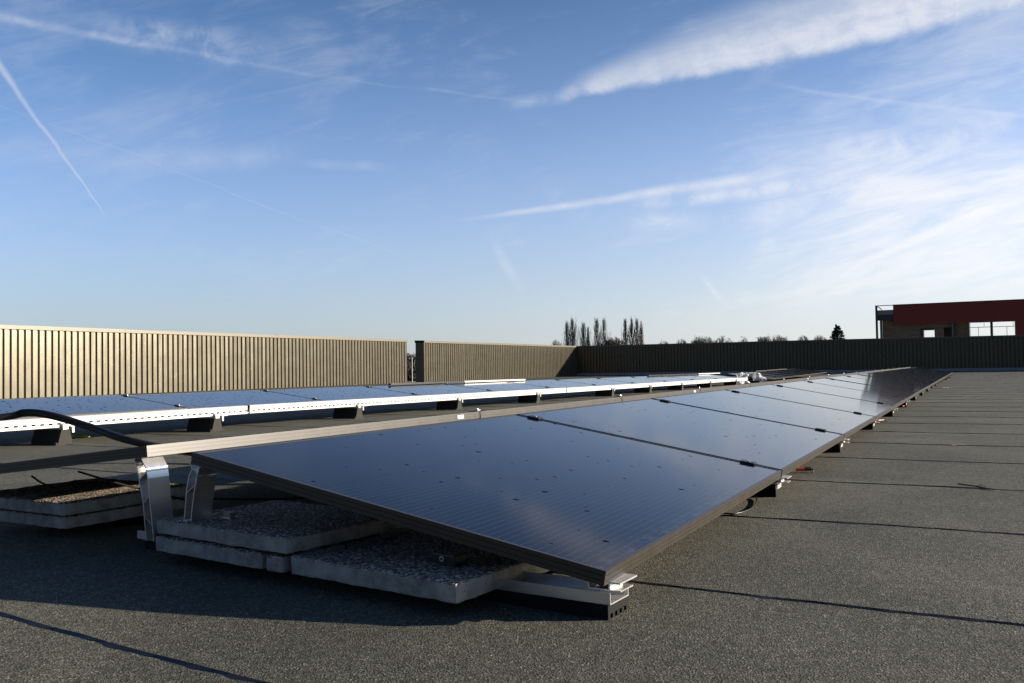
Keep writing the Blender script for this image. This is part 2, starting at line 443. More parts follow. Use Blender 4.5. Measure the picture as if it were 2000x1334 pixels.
def roof():
    b = MB()
    xs = []
    x = XL - .3
    while x < 16:
        xs.append(x)
        x += .025 if -3.2 < x < 2 else (.12 if -10 < x < 8 else .5)
    xs.append(16.0)
    def seam(k, x):
        wob = .012 * noise.noise(Vector((x * .5, k * 3.1, 0))) + .004 * noise.noise(Vector((x * 9, k * 3.1, 5)))
        return 1.98 + .985 * k - .045 * (x + .7) + (.06 if k == -1 else 0) - (.055 * (x + .7) if k == -1 else 0) + wob
    ks = list(range(-8, 47))
    rows = []; kinds = []
    for k in ks:
        bw = 1.15 if k < 0 else 1.0
        bead = [max(.002, bw*(.009 + .008 * noise.noise(Vector((xx * 11, k * 7.7, 2))) + .007 * noise.noise(Vector((xx * 33, k * 7.7, 8))))) for xx in xs]
        rows.append([(xx, seam(k, xx) - bd, 0.0) for xx, bd in zip(xs, bead)]); kinds.append(1)
        lip = .0034 if k < 0 else .0032
        rows.append([(xx, seam(k, xx), lip*(1 + .5*noise.noise(Vector((xx*8, k*3.3, 6))))) for xx in xs]); kinds.append(0)
        for o_, z_ in ((.05, .0026), (.14, .0022), (.26, .0018), (.38, .0014), (.50, .0010), (.62, .0008), (.74, .0005), (.86, .0003)):
            rows.append([(xx, seam(k, xx) + o_, z_) for xx in xs]); kinds.append(0)
    def relief(p):
        q = Vector((p[0]*1.9, p[1]*2.6, .3)); r = Vector((p[0]*.55, p[1]*.7, 7.1))
        return (p[0], p[1], p[2] + .0045*noise.noise(q) + .006*noise.noise(r))
    rows = [[relief(p) for p in r] for r in rows]
    n = len(xs)
    for r in rows: b.v.extend(r)
    for i in range(len(rows) - 1):
        for j in range(n - 1):
            b.f.append((i*n+j, i*n+j+1, (i+1)*n+j+1, (i+1)*n+j)); b.mi.append(kinds[i]); b.smooth.append(False)
    return struct(b.build('roof', ['mineral_felt', 'bitumen'], fix=False))
roof()
b = MB(); b.box((XL - .45, -5.5, -8), (16.4, 47.5, -.02)); struct(b.build('roof_deck', 'concrete_grey'))
b = MB(); b.box((-2500, -2500, -8.6), (2500, 2500, -8.05)); struct(b.build('ground', 'winter_field'))

# ------------------------------------------------------------------ parapet walls
WALL_H = 1.6
def cladding_mesh(name, length, height, pitch=.165, depth=.045, lean=0.0):
    """trapezoidal sheet along +x facing -y, base at z=0"""
    b = MB(); pts = []; x = 0
    fl, sl = pitch * .58, pitch * .10
    while x < length:
        pts += [(x, lean), (x + fl, 0), (x + fl + sl, depth), (x + pitch - sl, depth)]
        x += pitch
    pts = [p for p in pts if p[0] <= length] + [(length, 0)]
    b.quadgrid([[(px, py, .0) for px, py in pts], [(px, py, height) for px, py in pts]])
    return b.mesh(name, 'cladding', fix=False)

def parapet(label, x0, y0, x1, y1, ends=(False, False), joints=(), flashing=False, lean=0.0):
    L = math.hypot(x1 - x0, y1 - y0); a = math.atan2(y1 - y0, x1 - x0)
    t = thing('parapet_wall', label, 'parapet wall', (x0, y0, 0), (0, 0, a), 'parapet walls round the roof')
    link('cladding', cladding_mesh('cladding', L, WALL_H - .075, lean=lean), t)
    b = MB(); b.box((0.0, .05, 0), (L, .37, WALL_H - .06)); b.build('core', 'steel_dark', t)
    js = [0] + list(joints) + [L]
    for i in range(len(js) - 1):
        b = MB(); lift = (.006 if i % 2 else 0)
        b.prism([(-.035, WALL_H - .08), (-.035, WALL_H + lift), (.41, WALL_H + .012 + lift), (.41, WALL_H - .08), (.40, WALL_H - .08), (.40, WALL_H - .01), (-.028, WALL_H - .01), (-.028, WALL_H - .08)], 'x',
                js[i] + (.003 if i else (-.03 if ends[0] else 0)), js[i+1] - (0.003 if i < len(js) - 2 else (-.03 if ends[1] else 0)))
        b.build('coping', 'coping_metal', t)
    if ends[0]:
        b = MB(); b.box((-.012, -.004, 0), (-.001, .38, WALL_H - .082)); b.build('end_trim', 'cladding', t)
    if ends[1]:
        b = MB(); b.box((L + .001, -.004, 0), (L + .012, .38, WALL_H - .082)); b.build('end_trim', 'cladding', t)
    if flashing:
        b = MB(); rows = []
        n = 90
        for z, dy in ((.02, -.05), (.05, -.012), (.13, -.008), (.15, .0)):
            rows.append([(L * i / n, dy - .004 * noise.noise(Vector((i * .7, z * 20, 0))), z + .012 * noise.noise(Vector((i * .35, z * 9, 3)))) for i in range(n + 1)])
        b.quadgrid(rows); b.build('flashing', 'flashing_metal', t, fix=False)
    return t
# left wall runs away from the camera: built so that its ribbed face looks to +x
def left_wall(label, ya, yb, **k):
    # local +x along +Y needs rotation +90deg; local -y then faces +X
    return parapet(label, XL, ya, XL, yb, lean=.004, **k)
left_wall('long tan ribbed metal parapet wall on the left with a pale coping', 3.0, 27.53, ends=(False, True), joints=(6.0, 12.15, 17.6, 21.4))
left_wall('shorter tan ribbed parapet wall beyond the gap, its far end in a diagonal shadow', 28.72, 43.6, ends=(True, False), joints=(5.2, 10.3))
parapet('dark shaded ribbed parapet wall closing the far end of the roof', XL, far_y(XL) + .02, 15.5, far_y(15.5) + .02, joints=(9.0, 18.2, 26.0), flashing=True)

# ------------------------------------------------------------------ solar panels
PW = 1.134
def frame_mesh(W, Lp):
    """local x from 0 (low edge) to -W (ridge), y from 0 to Lp, top face at z=0"""
    b = MB(); T = .030
    # outer faces with two fine grooves
    prof = [(0, 0), (0, -.0085), (.0016, -.0088), (.0016, -.0105), (0, -.0108), (0, -.0190), (.0016, -.0193), (.0016, -.0210), (0, -.0213), (0, -T)]
    def ring(inset, z): return [(-inset, inset, z), (-W + inset, inset, z), (-W + inset, Lp - inset, z), (-inset, Lp - inset, z)]
    b.quadgrid([ring(i, z) for i, z in prof], closed=True)
    b.quadgrid([ring(0, 0), ring(.009, 0), ring(.009, -.0075)], closed=True)
    b.quadgrid([ring(0, -T), ring(.028, -T), ring(.028, -T + .002), ring(.002, -T + .002)], closed=True)
    return b.mesh('frame', 'black_frame')
def glass_mesh(W, Lp, matname):
    b = MB(); b.box((-W + .0095, .0095, -.0070), (-.0095, Lp - .0095, -.0015)); return b.mesh('glass', matname)
def back_mesh(W, Lp):
    b = MB(); b.box((-W + .011, .011, -.0105), (-.011, Lp - .011, -.0080)); return b.mesh('backsheet', 'backsheet')
def clamp_mesh(Lp):
    b = MB()
    b.box((-.055, Lp - .012, .0008), (.0, Lp + .034, .0065), bev=.0015)
    b.box((-.053, Lp + .003, -.03), (-.003, Lp + .018, .0008))
    b.box((-.032, Lp + .006, .0065), (-.022, Lp + .016, .0095), mi=1)
    return b.mesh('clamp', ['black_plastic', 'aluminium'])

PITCH = 1.8093; LP = PITCH - .021
MESH = {k: (frame_mesh(w, l), glass_mesh(w, l, gm), back_mesh(w, l)) for k, w, l, gm in
        (('main', PW, LP, 'panel_glass'), ('left', .89, 1.634, 'panel_glass_droplets'), ('far', 1.13, 1.722, 'panel_glass'))}
CL = {'main': clamp_mesh(LP), 'left': clamp_mesh(1.634), 'far': clamp_mesh(1.722)}
WID = {'main': PW, 'left': .89, 'far': 1.13}
def panel(kind, label, loc, rot, group, clamps=True, sticker=None):
    t = thing('solar_panel', label, 'solar panel', loc, rot, group)
    fr, gl, bk = MESH[kind]
    link('frame', fr, t); link('glass', gl, t); link('backsheet', bk, t)
    if clamps:
        for x in (-.10, -WID[kind] + .12):
            c = link('clamp', CL[kind], t); c.location = (x, 0, 0)
    return t

TILT = R(10.16)
AX, AZ, AY = -.646, .101, 1.629
for k in range(18):
    panel('main', f'dark blue solar panel with pale reflections, {ORD[k]} from the near end of main row', (AX, AY + PITCH*k, AZ + rng.uniform(-.001, .001)), (0, TILT + rng.uniform(-.002, .002), 0), 'solar panels of the main row', clamps=k < 17)
TILTB = R(6.4)
BX, BZ, BY = -1.964 - PW * math.cos(TILTB), .307 - PW * math.sin(TILTB), 1.66
sm = MB(); sm.box((-PW - .0012, 0, -.0225), (-PW - .0003, .05, -.0075))
STICK = sm.mesh('sticker', 'sticker_white')
for k in range(18):
    p = panel('main', f'panel sloping away with a sunlit tan ridge edge, {ORD[k]} from the near end', (BX, BY + PITCH*k + LP, BZ + rng.uniform(-.001, .001)), (0, TILTB, math.pi), 'solar panels sloping away behind the main ridge', clamps=False)
    if k in (0, 2, 5):
        s = link('sticker', STICK, p); s.location = (0, .13, 0)
    if k < 17:   # pale end clip closing the joint
        b = MB(); b.box((-PW + .002, -.0185, -.029), (-PW + .05, -.0025, .004), 1, .001); b.box((-PW - .002, -.020, .0045), (-PW + .03, -.001, .0085), 0, .001)
        b.cyl((-PW + .008, -.0105, .0085), (0, 0, 1), .005, .005, 8, 0)
        b.build('joint_clip', ['aluminium', 'black_plastic'], p)

SKEW = .045; CZ0 = .197
def tray_x(y): return -5.78 + SKEW*(y - 4.2)
CY, CP, CT = 3.676, 1.654, R(7.0)
for k in range(-1, 11):
    y = CY + CP*k
    panel('left', f'speckled blue panel behind the white tray, {ORD[k+1]} from the near end of its row', (tray_x(y) - .055, y, CZ0 - .0030*(y - 8)), (0, CT + rng.uniform(-.002, .002), -math.atan(SKEW)), 'solar panels behind the white cable tray', clamps=k < 10)
for k in range(6):
    y = 24.05 + 1.742*k
    panel('far', f'dark far panel past the white plastic sheet, {ORD[k]} from the sheet', (-4.8, y, .105 + .006*(y - 24)), (0, R(7.2), 0), 'dark panels beyond the white plastic sheet')
for k in range(3):
    y = 28.3 + 1.742*k
    panel('far', f'far panel sloping away with a lit ridge edge, {ORD[k]} along the dark far row', (-6.06 - 1.13*math.cos(R(8)), y + 1.722, .285 + .006*(y - 28) - 1.13*math.sin(R(8))), (0, R(8), math.pi), 'far panels sloping away', clamps=False)

# ------------------------------------------------------------------ mounting frames under the main row
def leg_profile(side):
    """hollow extruded post, drawn in (x, z); side=+1 leans right"""
    if side > 0:
        L_ = [(-1.836, .055), (-1.823, .140), (-1.816, .200), (-1.808, .232), (-1.796, .252)]
        R_ = [(-1.808, .055), (-1.799, .140), (-1.790, .190), (-1.780, .232)]
        top = [(-1.796, .252), (-1.787, .252), (-1.778, .242)]
        hooks = [[(-1.796, .252), (-1.803, .266), (-1.800, .273), (-1.792, .270)], [(-1.779, .236), (-1.772, .256), (-1.762, .262), (-1.776, .265)]]
        webs = [[(-1.818, .188), (-1.783, .214)], [(-1.826, .120), (-1.802, .100)]]
    else:
        R_ = [(-1.938, .055), (-1.946, .112), (-1.954, .166), (-1.960, .220), (-1.966, .246), (-1.984, .271)]
        L_ = [(-1.966, .055), (-1.972, .100), (-1.978, .152), (-1.987, .190), (-1.997, .233), (-2.007, .256)]
        top = [(-2.007, .256), (-1.990, .262)]
        hooks = [[(-2.007, .256), (-2.012, .270), (-2.004, .275)], [(-1.984, .271), (-1.982, .277), (-1.994, .279)]]
        webs = [[(-1.978, .152), (-1.957, .172)], [(-1.974, .118), (-1.946, .098)], [(-1.994, .215), (-1.962, .240)]]
    return L_, R_, top, hooks, webs
def leg_mesh(side, y0, y1):
    b = MB(); L_, R_, top, hooks, webs = leg_profile(side)
    def plate(pts, th):
        pts = [Vector((p[0], p[1])) for p in pts]; A, B = [], []
        for i, p in enumerate(pts):
            d = (pts[min(i+1, len(pts)-1)] - pts[max(i-1, 0)]).normalized(); nn = Vector((-d.y, d.x)) * th/2
            A.append(tuple(p + nn)); B.append(tuple(p - nn))
        b.prism(A + B[::-1], 'y', y0, y1)
    plate(L_, .0028); plate(R_, .0028); plate(top, .0026)
    for h in hooks: plate(h, .0024)
    for wb in webs: plate(wb, .0018)
    return b.mesh('leg', 'aluminium')
LEG_A = leg_mesh(1, -.037, .031); LEG_B = leg_mesh(-1, -.037, .033)
def rail_meshes():
    foot = MB()
    foot.box((-1.15, -.047, .010), (-.648, .047, .028))
    for i in range(5):
        y = -.047 + i * .021
        foot.box((-1.15, y, 0.0), (-.648, y + .010, .0105))
    foot2 = MB(); foot2.box((-2.1, -.047, 0), (-1.45, .047, .028)); 
    rail = MB()
    prof = [(-.043, .0285), (.043, .0285), (.043, .052), (.0405, .052), (.0405, .031), (-.0405, .031), (-.0405, .052), (-.043, .052)]
    rail.prism(prof, 'x', -2.14, -.645)
    rail2 = MB(); rail2.prism(prof, 'x', -2.36, -.668); rail2.box((-.6675, -.036, .029), (-.664, .036, .056))
    foot3 = MB(); foot3.box((-1.15, -.05, 0), (-.668, .05, .028)); foot3.prism([(-.05, .0), (.05, .0), (.05, .048), (-.05, .048)], 'x', -.80, -.669)
    pad = MB(); pad.box((-2.80, .12, 0), (-2.50, .30, .0375))
    low = MB()
    low.box((-.70, -.030, .053), (-.628, .030, .0555)); low.box((-.655, -.030, .056), (-.6515, .028, .071))
    low.box((-.70, -.032, .0565), (-.697, .030, .078)); low.box((-.690, -.012, .0565), (-.668, .010, .068), mi=1, bev=.002)
    low.box((-.668, -.032, .068), (-.628, .050, .0712))
    bolt = MB(); bolt.box((-1.775, -.05, .075), (-1.74, -.02, .118), bev=.003); bolt.box((-1.785, -.046, .069), (-1.73, -.024, .0745)); bolt.box((-1.77, -.046, .1185), (-1.745, -.026, .13))
    return rail2.mesh('rail', 'aluminium'), foot3.mesh('rubber_foot', 'rubber'), pad.mesh('rubber_pad', 'rubber'), foot.mesh('rubber_foot', 'rubber'), foot2.mesh('rubber_foot', 'rubber'), rail.mesh('rail', 'aluminium'), low.mesh('low_bracket', ['aluminium', 'black_plastic']), bolt.mesh('rail_connector', 'aluminium')
RAIL2, FOOT3, PAD, FOOT, FOOT2, RAIL, LOWB, BOLT = rail_meshes()
for k in range(19):
    y = AY + PITCH*k + (.068 if k == 0 else .025)
    if k == 18: y -= .09
    where = 'at the near end of the main panel row' if k == 0 else (f'under the {ORD[k-1]} joint of the main panel row' if k < 18 else 'at the far end of the main panel row')
    t = thing('mounting_rail', 'aluminium rail on black rubber feet ' + where, 'mounting rail', (0, y, 0), group='mounting rails under the main row')
    if k == 0:
        t.rotation_euler.z = -R(4.6); pv = Vector((-.645, 0, 0)); t.location = Vector((-.645, y, 0)) - Matrix.Rotation(-R(4.6), 3, 'Z') @ pv
    link('rubber_foot', FOOT if k == 0 else FOOT3, t); link('rubber_foot', FOOT2, t); link('rail', RAIL if k == 0 else RAIL2, t)
    if k == 0: link('rubber_pad', PAD, t)
    if k < 14:
        link('low_bracket', LOWB, t); legs = [link('leg', LEG_A, t), link('leg', LEG_B, t)]
        if k == 0:      # the posts stand square to the panels
            M_ = Matrix.Translation(t.location) @ Matrix.Rotation(-R(4.6), 4, 'Z')
            for l in legs: l.matrix_local = M_.inverted() @ Matrix.Translation((0, y, 0))
        if k < 2: link('rail_connector', BOLT, t)

# ------------------------------------------------------------------ paving slabs as ballast
def slab(label, corner, ex, ey, sx, sy, z0, z1, group, seed=0, cuts=26):
    """corner: near corner; ex, ey: unit vectors in plan"""
    ex = Vector((*ex, 0)).normalized(); ey = Vector((*ey, 0)).normalized()
    bm = bmesh.new(); bmesh.ops.create_cube(bm, size=1)
    bmesh.ops.subdivide_edges(bm, edges=list(bm.edges), cuts=cuts, use_grid_fill=True)
    h = z1 - z0; rad = .0045
    for v in bm.verts:
        p = Vector(((v.co.x + .5)*sx, (v.co.y + .5)*sy, (v.co.z + .5)*h))
        # rounded, chipped edges
        q = Vector((min(max(p.x, rad), sx - rad), min(max(p.y, rad), sy - rad), min(max(p.z, rad), h - rad)))
        d = p - q
        if d.length > 1e-6:
            n2 = sum(1 for c in d if abs(c) > 1e-6)
            chip = .55 + .45*noise.noise(p*40 + Vector((seed, 0, 0))) if n2 > 1 else 1
            if n2 > 1: d = d.normalized()*rad*min(1.25, max(.35, chip))
        p = q + d
        nn = noise.noise_vector(p*55 + Vector((seed*3.3, seed, 0)))*.0016 + noise.noise_vector(p*14 + Vector((seed, 2, 1)))*.0015
        if v.co.z > .49: nn.z += .0022*noise.noise(p*150)
        v.co = p + nn
    b = MB(); bm.faces.ensure_lookup_table(); bm.normal_update()
    b.bm(bm); b.mi = []
    me = b.mesh('paving_slab', ['slab_concrete', 'exposed_aggregate'])
    for f in me.polygons:
        f.material_index = 1 if (f.normal.z > .6 and f.center.z > h*.6) else 0
    o = link('paving_slab', me)
    o.matrix_world = Matrix(((ex.x, ey.x, 0, corner[0]), (ex.y, ey.y, 0, corner[1]), (0, 0, 1, z0), (0, 0, 0, 1)))
    return tag(o, label, 'paving slab', group)
GS = 'concrete paving slabs ballasting the near end'
e1 = (-.487, .071 ); e2 = (.03, .45)
slab('lower concrete paving slab right of the stack, black cable clip on its pebbled top', (-1.413, 1.594), (.487, -.071), (.071, .487), .494, .44, .030, .075, GS, 1)
slab('small concrete slab offcut between the two lower slabs', (-1.487, 1.592), (.5, -.02), (.03, .5), .058, .36, .030, .071, GS, 2, 10)
slab('lower concrete slab almost hidden under the raised pebbled slab, beside the offcut', (-1.93, 1.655), (.42, -.055), (.055, .42), .43, .40, .030, .0715, GS, 3)
slab('raised pebbled paving slab with a sunlit front corner, beside the bright aluminium posts', (-1.937, 1.664), (.525, -.085), (.06, .45), .525, .40, .0745, .115, GS, 4)
slab('top pebbled paving slab of the stack at the left edge, half in sun', (-2.89, 1.747), (.5, -.045), (.0, .5), .505, .46, .081, .122, GS, 5)
slab('bottom concrete slab of the stack at the left edge', (-2.905, 1.762), (.5, -.045), (.0, .5), .50, .46, .038, .079, GS, 6)
# clip with a bolt on the slab
t = thing('cable_clip', 'black plastic clip with a silver bolt on the lower paving slab', 'clip', (-1.03, 1.66, .073), (0, 0, R(-12)))
b = MB(); b.box((-.035, -.012, 0), (.035, .03, .026), bev=.003); b.build('clip_body', 'black_plastic', t)
b = MB(); b.cyl((.0, -.0125, .016), (0, -1, 0), .0062, .003, 16); b.cyl((.0, -.0157, .016), (0, -1, 0), .0036, .001, 6, 1); b.build('bolt', ['aluminium', 'black_plastic'], t)

# ------------------------------------------------------------------ feet, tray and cables of the left row
def foot_block():
    b = MB()
    for x0, x1 in ((-.30, -.055), (-.050, 0.0)):
        b.prism([(-.062, 0), (.062, 0), (.046, .055), (.030, .112), (-.030, .112), (-.046, .055)], 'x', x0, x1)
    b.box((-.05, -.075, 0), (-.0, -.0625, .02)); b.box((-.05, .0625, 0), (-.0, .075, .02))
    a = MB(); a.prism([(-.020, .1125), (.020, .1125), (.020, .150), (.016, .150), (.016, .117), (-.016, .117), (-.016, .150), (-.020, .150)], 'x', -1.2, .004)
    a.box((.0042, -.012, .122), (.0065, .012, .146))
    c = MB(); c.box((-.02, .05, .085), (.006, .066, .135)); c.box((-.005, .03, .128), (.02, .1, .1315))
    return b.mesh('rubber_block', 'recycled_rubber'), a.mesh('rail', 'aluminium'), c.mesh('bracket', 'galvanised')
FB, FR, FC = foot_block()
feet = [(tray_x(y), y) for y in (4.17, 5.545, 7.40, 9.27, 11.28, 13.89, 15.6, 17.35, 19.2, 21.2)]
for k, (x, y) in enumerate(feet):
    t = thing('support_foot', f'black trapezoid rubber foot under the white cable tray, {ORD[k]} from the near end', 'support foot', (x + .02, y, 0), group='rubber feet under the white cable tray')
    link('rubber_block', FB, t); link('rail', FR, t)
    if k < 7: link('bracket', FC, t)
def tray(label, pts0, pts1, length_slots=.062):
    """perforated side-wall tray from (x,y,z) to (x,y,z): z is its bottom"""
    a = Vector(pts0); c = Vector(pts1); L = (c - a).length; d = (c - a).normalized(); H = .068
    n = int(L / length_slots); s = L / n; up_ = Vector((0, 0, 1)); inn = Vector((-1, 0, 0))
    b = MB()
    def q(t0, t1, z0, z1, off=0.0): b.face([a + d*t0 + up_*z0 + inn*off, a + d*t1 + up_*z0 + inn*off, a + d*t1 + up_*z1 + inn*off, a + d*t0 + up_*z1 + inn*off])
    q(0, L, 0, .018); q(0, L, .031, .058)
    for i in range(n): q(i*s, i*s + s*.5, .018, .031)
    # lip: step back, upper rib, rolled edge, and an added lid that keeps the inside dark
    rows = [[a + d*t + up_*z + inn*o for t in (0, L)] for z, o in ((.058, 0), (.060, -.004), (.066, -.004), (.068, 0), (H, .002), (H + .004, .008), (H + .003, .088), (H - .01, .0895))]
    b.quadgrid(rows)
    rows = [[a + d*t + up_*z + inn*o for t in (0, L)] for z, o in ((0, 0), (-.003, .006), (-.003, .085), (.0, .09), (H*.8, .09))]
    b.quadgrid(rows)
    o = b.build('cable_tray', 'galvanised', fix=False)
    return tag(o, label, 'cable tray', 'white perforated cable tray sections')
tr = [((tray_x(a), a, za), (tray_x(c), c, zc)) for a, za, c, zc in ((1.4, .120, 5.9, .132), (5.93, .134, 12.2, .117), (12.23, .1165, 18.3, .106), (18.33, .106, 22.2, .097))]
for (p, q_), lb in zip(tr, ('nearest length of white perforated cable tray, black conduit crossing it', 'second length of white perforated tray, past the kinked joint', 'third length of white perforated cable tray, towards the far wall', 'last length of white perforated tray, ending at the plastic sheet')):
    tray(lb, p, q_)
# loose rails lying along the hidden ridge, with dark strips of unidentified kind
for y0, y1, z, mname, lb, nm, ct in ((9.15, 10.83, .292, 'black_plastic', 'thin dark strip along the left ridge before the near white rail', 'dark_strip', 'strip'), (17.9, 21.2, .290, 'black_plastic', 'thin dark strip along the left ridge near the far wall', 'dark_strip', 'strip'),
                             (10.84, 12.59, .292, 'galvanised', 'white rail lying along the ridge of the speckled panels', 'loose_rail', 'rail'), (21.22, 22.95, .288, 'galvanised', 'short white rail lying far along the left ridge', 'loose_rail', 'rail')):
    L = y1 - y0; b = MB(); b.prism([(0, 0), (.04, 0), (.04, .021), (.037, .021), (.037, .003), (.003, .003), (.003, .021), (0, .021)], 'y', 0, L)
    if mname == 'black_plastic':
        b.box((.0032, .002, .0031), (.0368, L - .002, .020))
    o = tag(b.build(nm, mname), lb, ct)
    ridge = tray_x(y0) - .055 - .89*math.cos(CT)
    o.location = (ridge + .004, y0, CZ0 - .0030*(y0 - CP - 8) + .89*math.sin(CT) + .001); o.rotation_euler = (-.0030, 0, -math.atan(SKEW))
# corrugated conduit
cp = spline([(-5.75, 2.3, .16), (-5.35, 2.75, .235), (-5.0, 3.20, .26), (-4.9, 3.29, .283), (-4.72, 3.32, .268), (-4.5, 3.392, .206), (-4.2, 3.425, .13), (-3.9, 3.55, .065), (-3.5, 3.62, .04), (-3.1, 3.72, .03), (-2.7, 3.85, .03)], 46)
b = MB(); b.tube(cp, lambda i: .0195 if i % 2 else .0225, 12); tag(b.build('flexible_conduit', 'black_plastic'), 'thick black corrugated conduit looping over the white cable tray', 'conduit')
# earth wire under the tray
b = MB()
for s in range(5):
    y = 4.62 + s*.018
    b.tube(spline([(-6.48, y, .012 + .006*s), (-6.38, y + .03 - .01*s, .018 + .004*s), (-6.28, y + .01*s, .014), (-6.17 - .02*s, y + .05, .012)], 6), .0055, 6)
tag(b.build('earth_wire', 'yellow_green'), 'yellow and green earth wire lying on the roof below the white tray', 'wire')
# thin black leads below the near shaded panel edge
for pts, lb in (([(-2.62, 1.78, .185), (-2.66, 1.85, .15), (-2.74, 2.0, .10), (-2.82, 2.1, .06)], 'thin black lead hanging below the shaded panel edge, left of another'),
                ([(-2.43, 1.80, .205), (-2.38, 1.9, .16), (-2.33, 2.0, .12), (-2.27, 2.1, .08)], 'thin black lead hanging below the shaded panel edge, nearer the posts')):
    b = MB(); b.tube(spline(pts, 8), .0032, 7); tag(b.build('panel_lead', 'black_plastic'), lb, 'cable')
b = MB(); b.tube(spline([(-3.3, 2.6, .02), (-2.9, 2.45, .028), (-2.5, 2.5, .02), (-2.1, 2.62, .03), (-1.8, 2.7, .02)], 10), .004, 7)
tag(b.build('panel_lead', 'black_plastic'), 'black lead lying on the shaded roof behind the left slab stack', 'cable')
b = MB(); b.tube(spline([(-.80, 3.42, .02), (-.735, 3.36, .008), (-.700, 3.22, .005), (-.690, 3.08, .005), (-.715, 2.97, .005), (-.78, 2.95, .008), (-.86, 2.93, .02)], 10), .0026, 7)
tag(b.build('panel_lead', 'black_plastic'), 'thin black cable looping on the sunlit roof beside the main row', 'cable')
# red plugs along the low edge
for k, (x, y) in enumerate(((-.71, 4.21), (-.70, 7.93), (-.69, 10.51), (-.69, 15.68))):
    t = thing('cable_plug', f'small red and black cable plug by the low panel edge, {ORD[k]} from the near end', 'cable plug', (x, y, .018), (0, 0, R(30 + 25*k)), 'red cable plugs along the main row')
    b = MB(); b.cyl((-.02, 0, 0), (1, 0, 0), .008, .04, 10); b.build('plug_body', 'red_plastic', t)
    b = MB(); b.cyl((.0205, 0, 0), (1, 0, 0), .009, .025, 10); b.tube(spline([(.045, 0, 0), (.055, -.006, -.004), (.04, -.03, -.012)], 6), .0035, 6); b.build('plug_tail', 'black_plastic', t)
# twig, straw, scraps
b = MB(); b.tube([(-.068, 4.019, .005), (-.01, 3.96, .006), (.03, 3.905, .006), (.065, 3.876, .005)], .0019, 6); b.tube([(-.01, 3.96, .006), (.015, 3.957, .008), (.03, 3.945, .007)], .0011, 5)
tag(b.build('twig', 'twig_dark'), 'dark twig lying on the open roof', 'twig')
b = MB(); b.tube([(-.125, 5.79, .008), (-.09, 5.82, .011), (-.055, 5.845, .008)], .0024, 5); tag(b.build('straw', 'wood_dry'), 'pale straw lying on the open roof', 'straw')
b = MB(); rows = [[(-.51 + .02*i, 18.15 + .03*j, .012 + .012*noise.noise(Vector((i, j*1.7, 4)))) for i in range(6)] for j in range(5)]; b.quadgrid(rows); b.quadgrid([[(x, y, z - .004) for x, y, z in r] for r in rows])
tag(b.build('paper_scrap', 'white_plastic', fix=False), 'white scrap lying far out on the open roof', 'scrap')
b = MB(); b.box((-.69, 25.86, .006), (-.60, 25.97, .06), bev=.012); b.cyl((-.6, 25.9, .05), (1, .3, .2), .016, .06, 10); tag(b.build('metal_clamp', 'wood_dry'), 'small pale metal clamp lying beside the far end of the main row', 'clamp')
# crumpled plastic
def crumple(name, quad, nu, nv, amp, seed, th=.012):
    a, b_, c, d = [Vector(p) for p in quad]; b = MB(); rows = []
    for j in range(nv + 1):
        v = j / nv; r = []
        for i in range(nu + 1):
            u = i / nu; p = (a*(1-u) + b_*u)*(1-v) + (d*(1-u) + c*u)*v
            p = p + noise.noise_vector(p*9 + Vector((seed, 0, 0)))*amp + noise.noise_vector(p*26 + Vector((0, seed, 0)))*amp*.45
            p.z = max(p.z, .008); r.append(p)
        rows.append(r)
    b.quadgrid(rows); b.quadgrid([[p + Vector((-.6, .8, 0))*th for p in r] for r in rows])
    return b.mesh(name, 'white_plastic', fix=False)
t = thing('plastic_sheet', 'crumpled white plastic sheet hanging over the end of the white tray', 'plastic sheet', (0, 0, 0))
link('hanging_fold', crumple('hanging_fold', [(-5.30, 22.3, .0), (-5.02, 22.6, .0), (-5.06, 22.6, .25), (-5.26, 22.4, .28)], 12, 14, .05, 3), t)
link('draped_fold', crumple('draped_fold', [(-4.95, 23.2, .05), (-4.62, 23.2, .04), (-4.92, 23.3, .27), (-5.20, 23.2, .30)], 12, 12, .06, 8), t)
b = MB()
for s in range(6):
    b.tube(spline([(-4.9 + .05*s, 23.0 + .08*s, .12), (-4.6 + .05*s, 22.7 + .1*s, .03), (-4.2, 22.6 + .16*s, .015), (-3.9 + .06*s, 22.9 + .1*s, .012)], 6), .008, 6)
tag(b.build('cable_bundle', 'twig_dark'), 'dark loose cables lying below the white plastic sheet', 'cables')

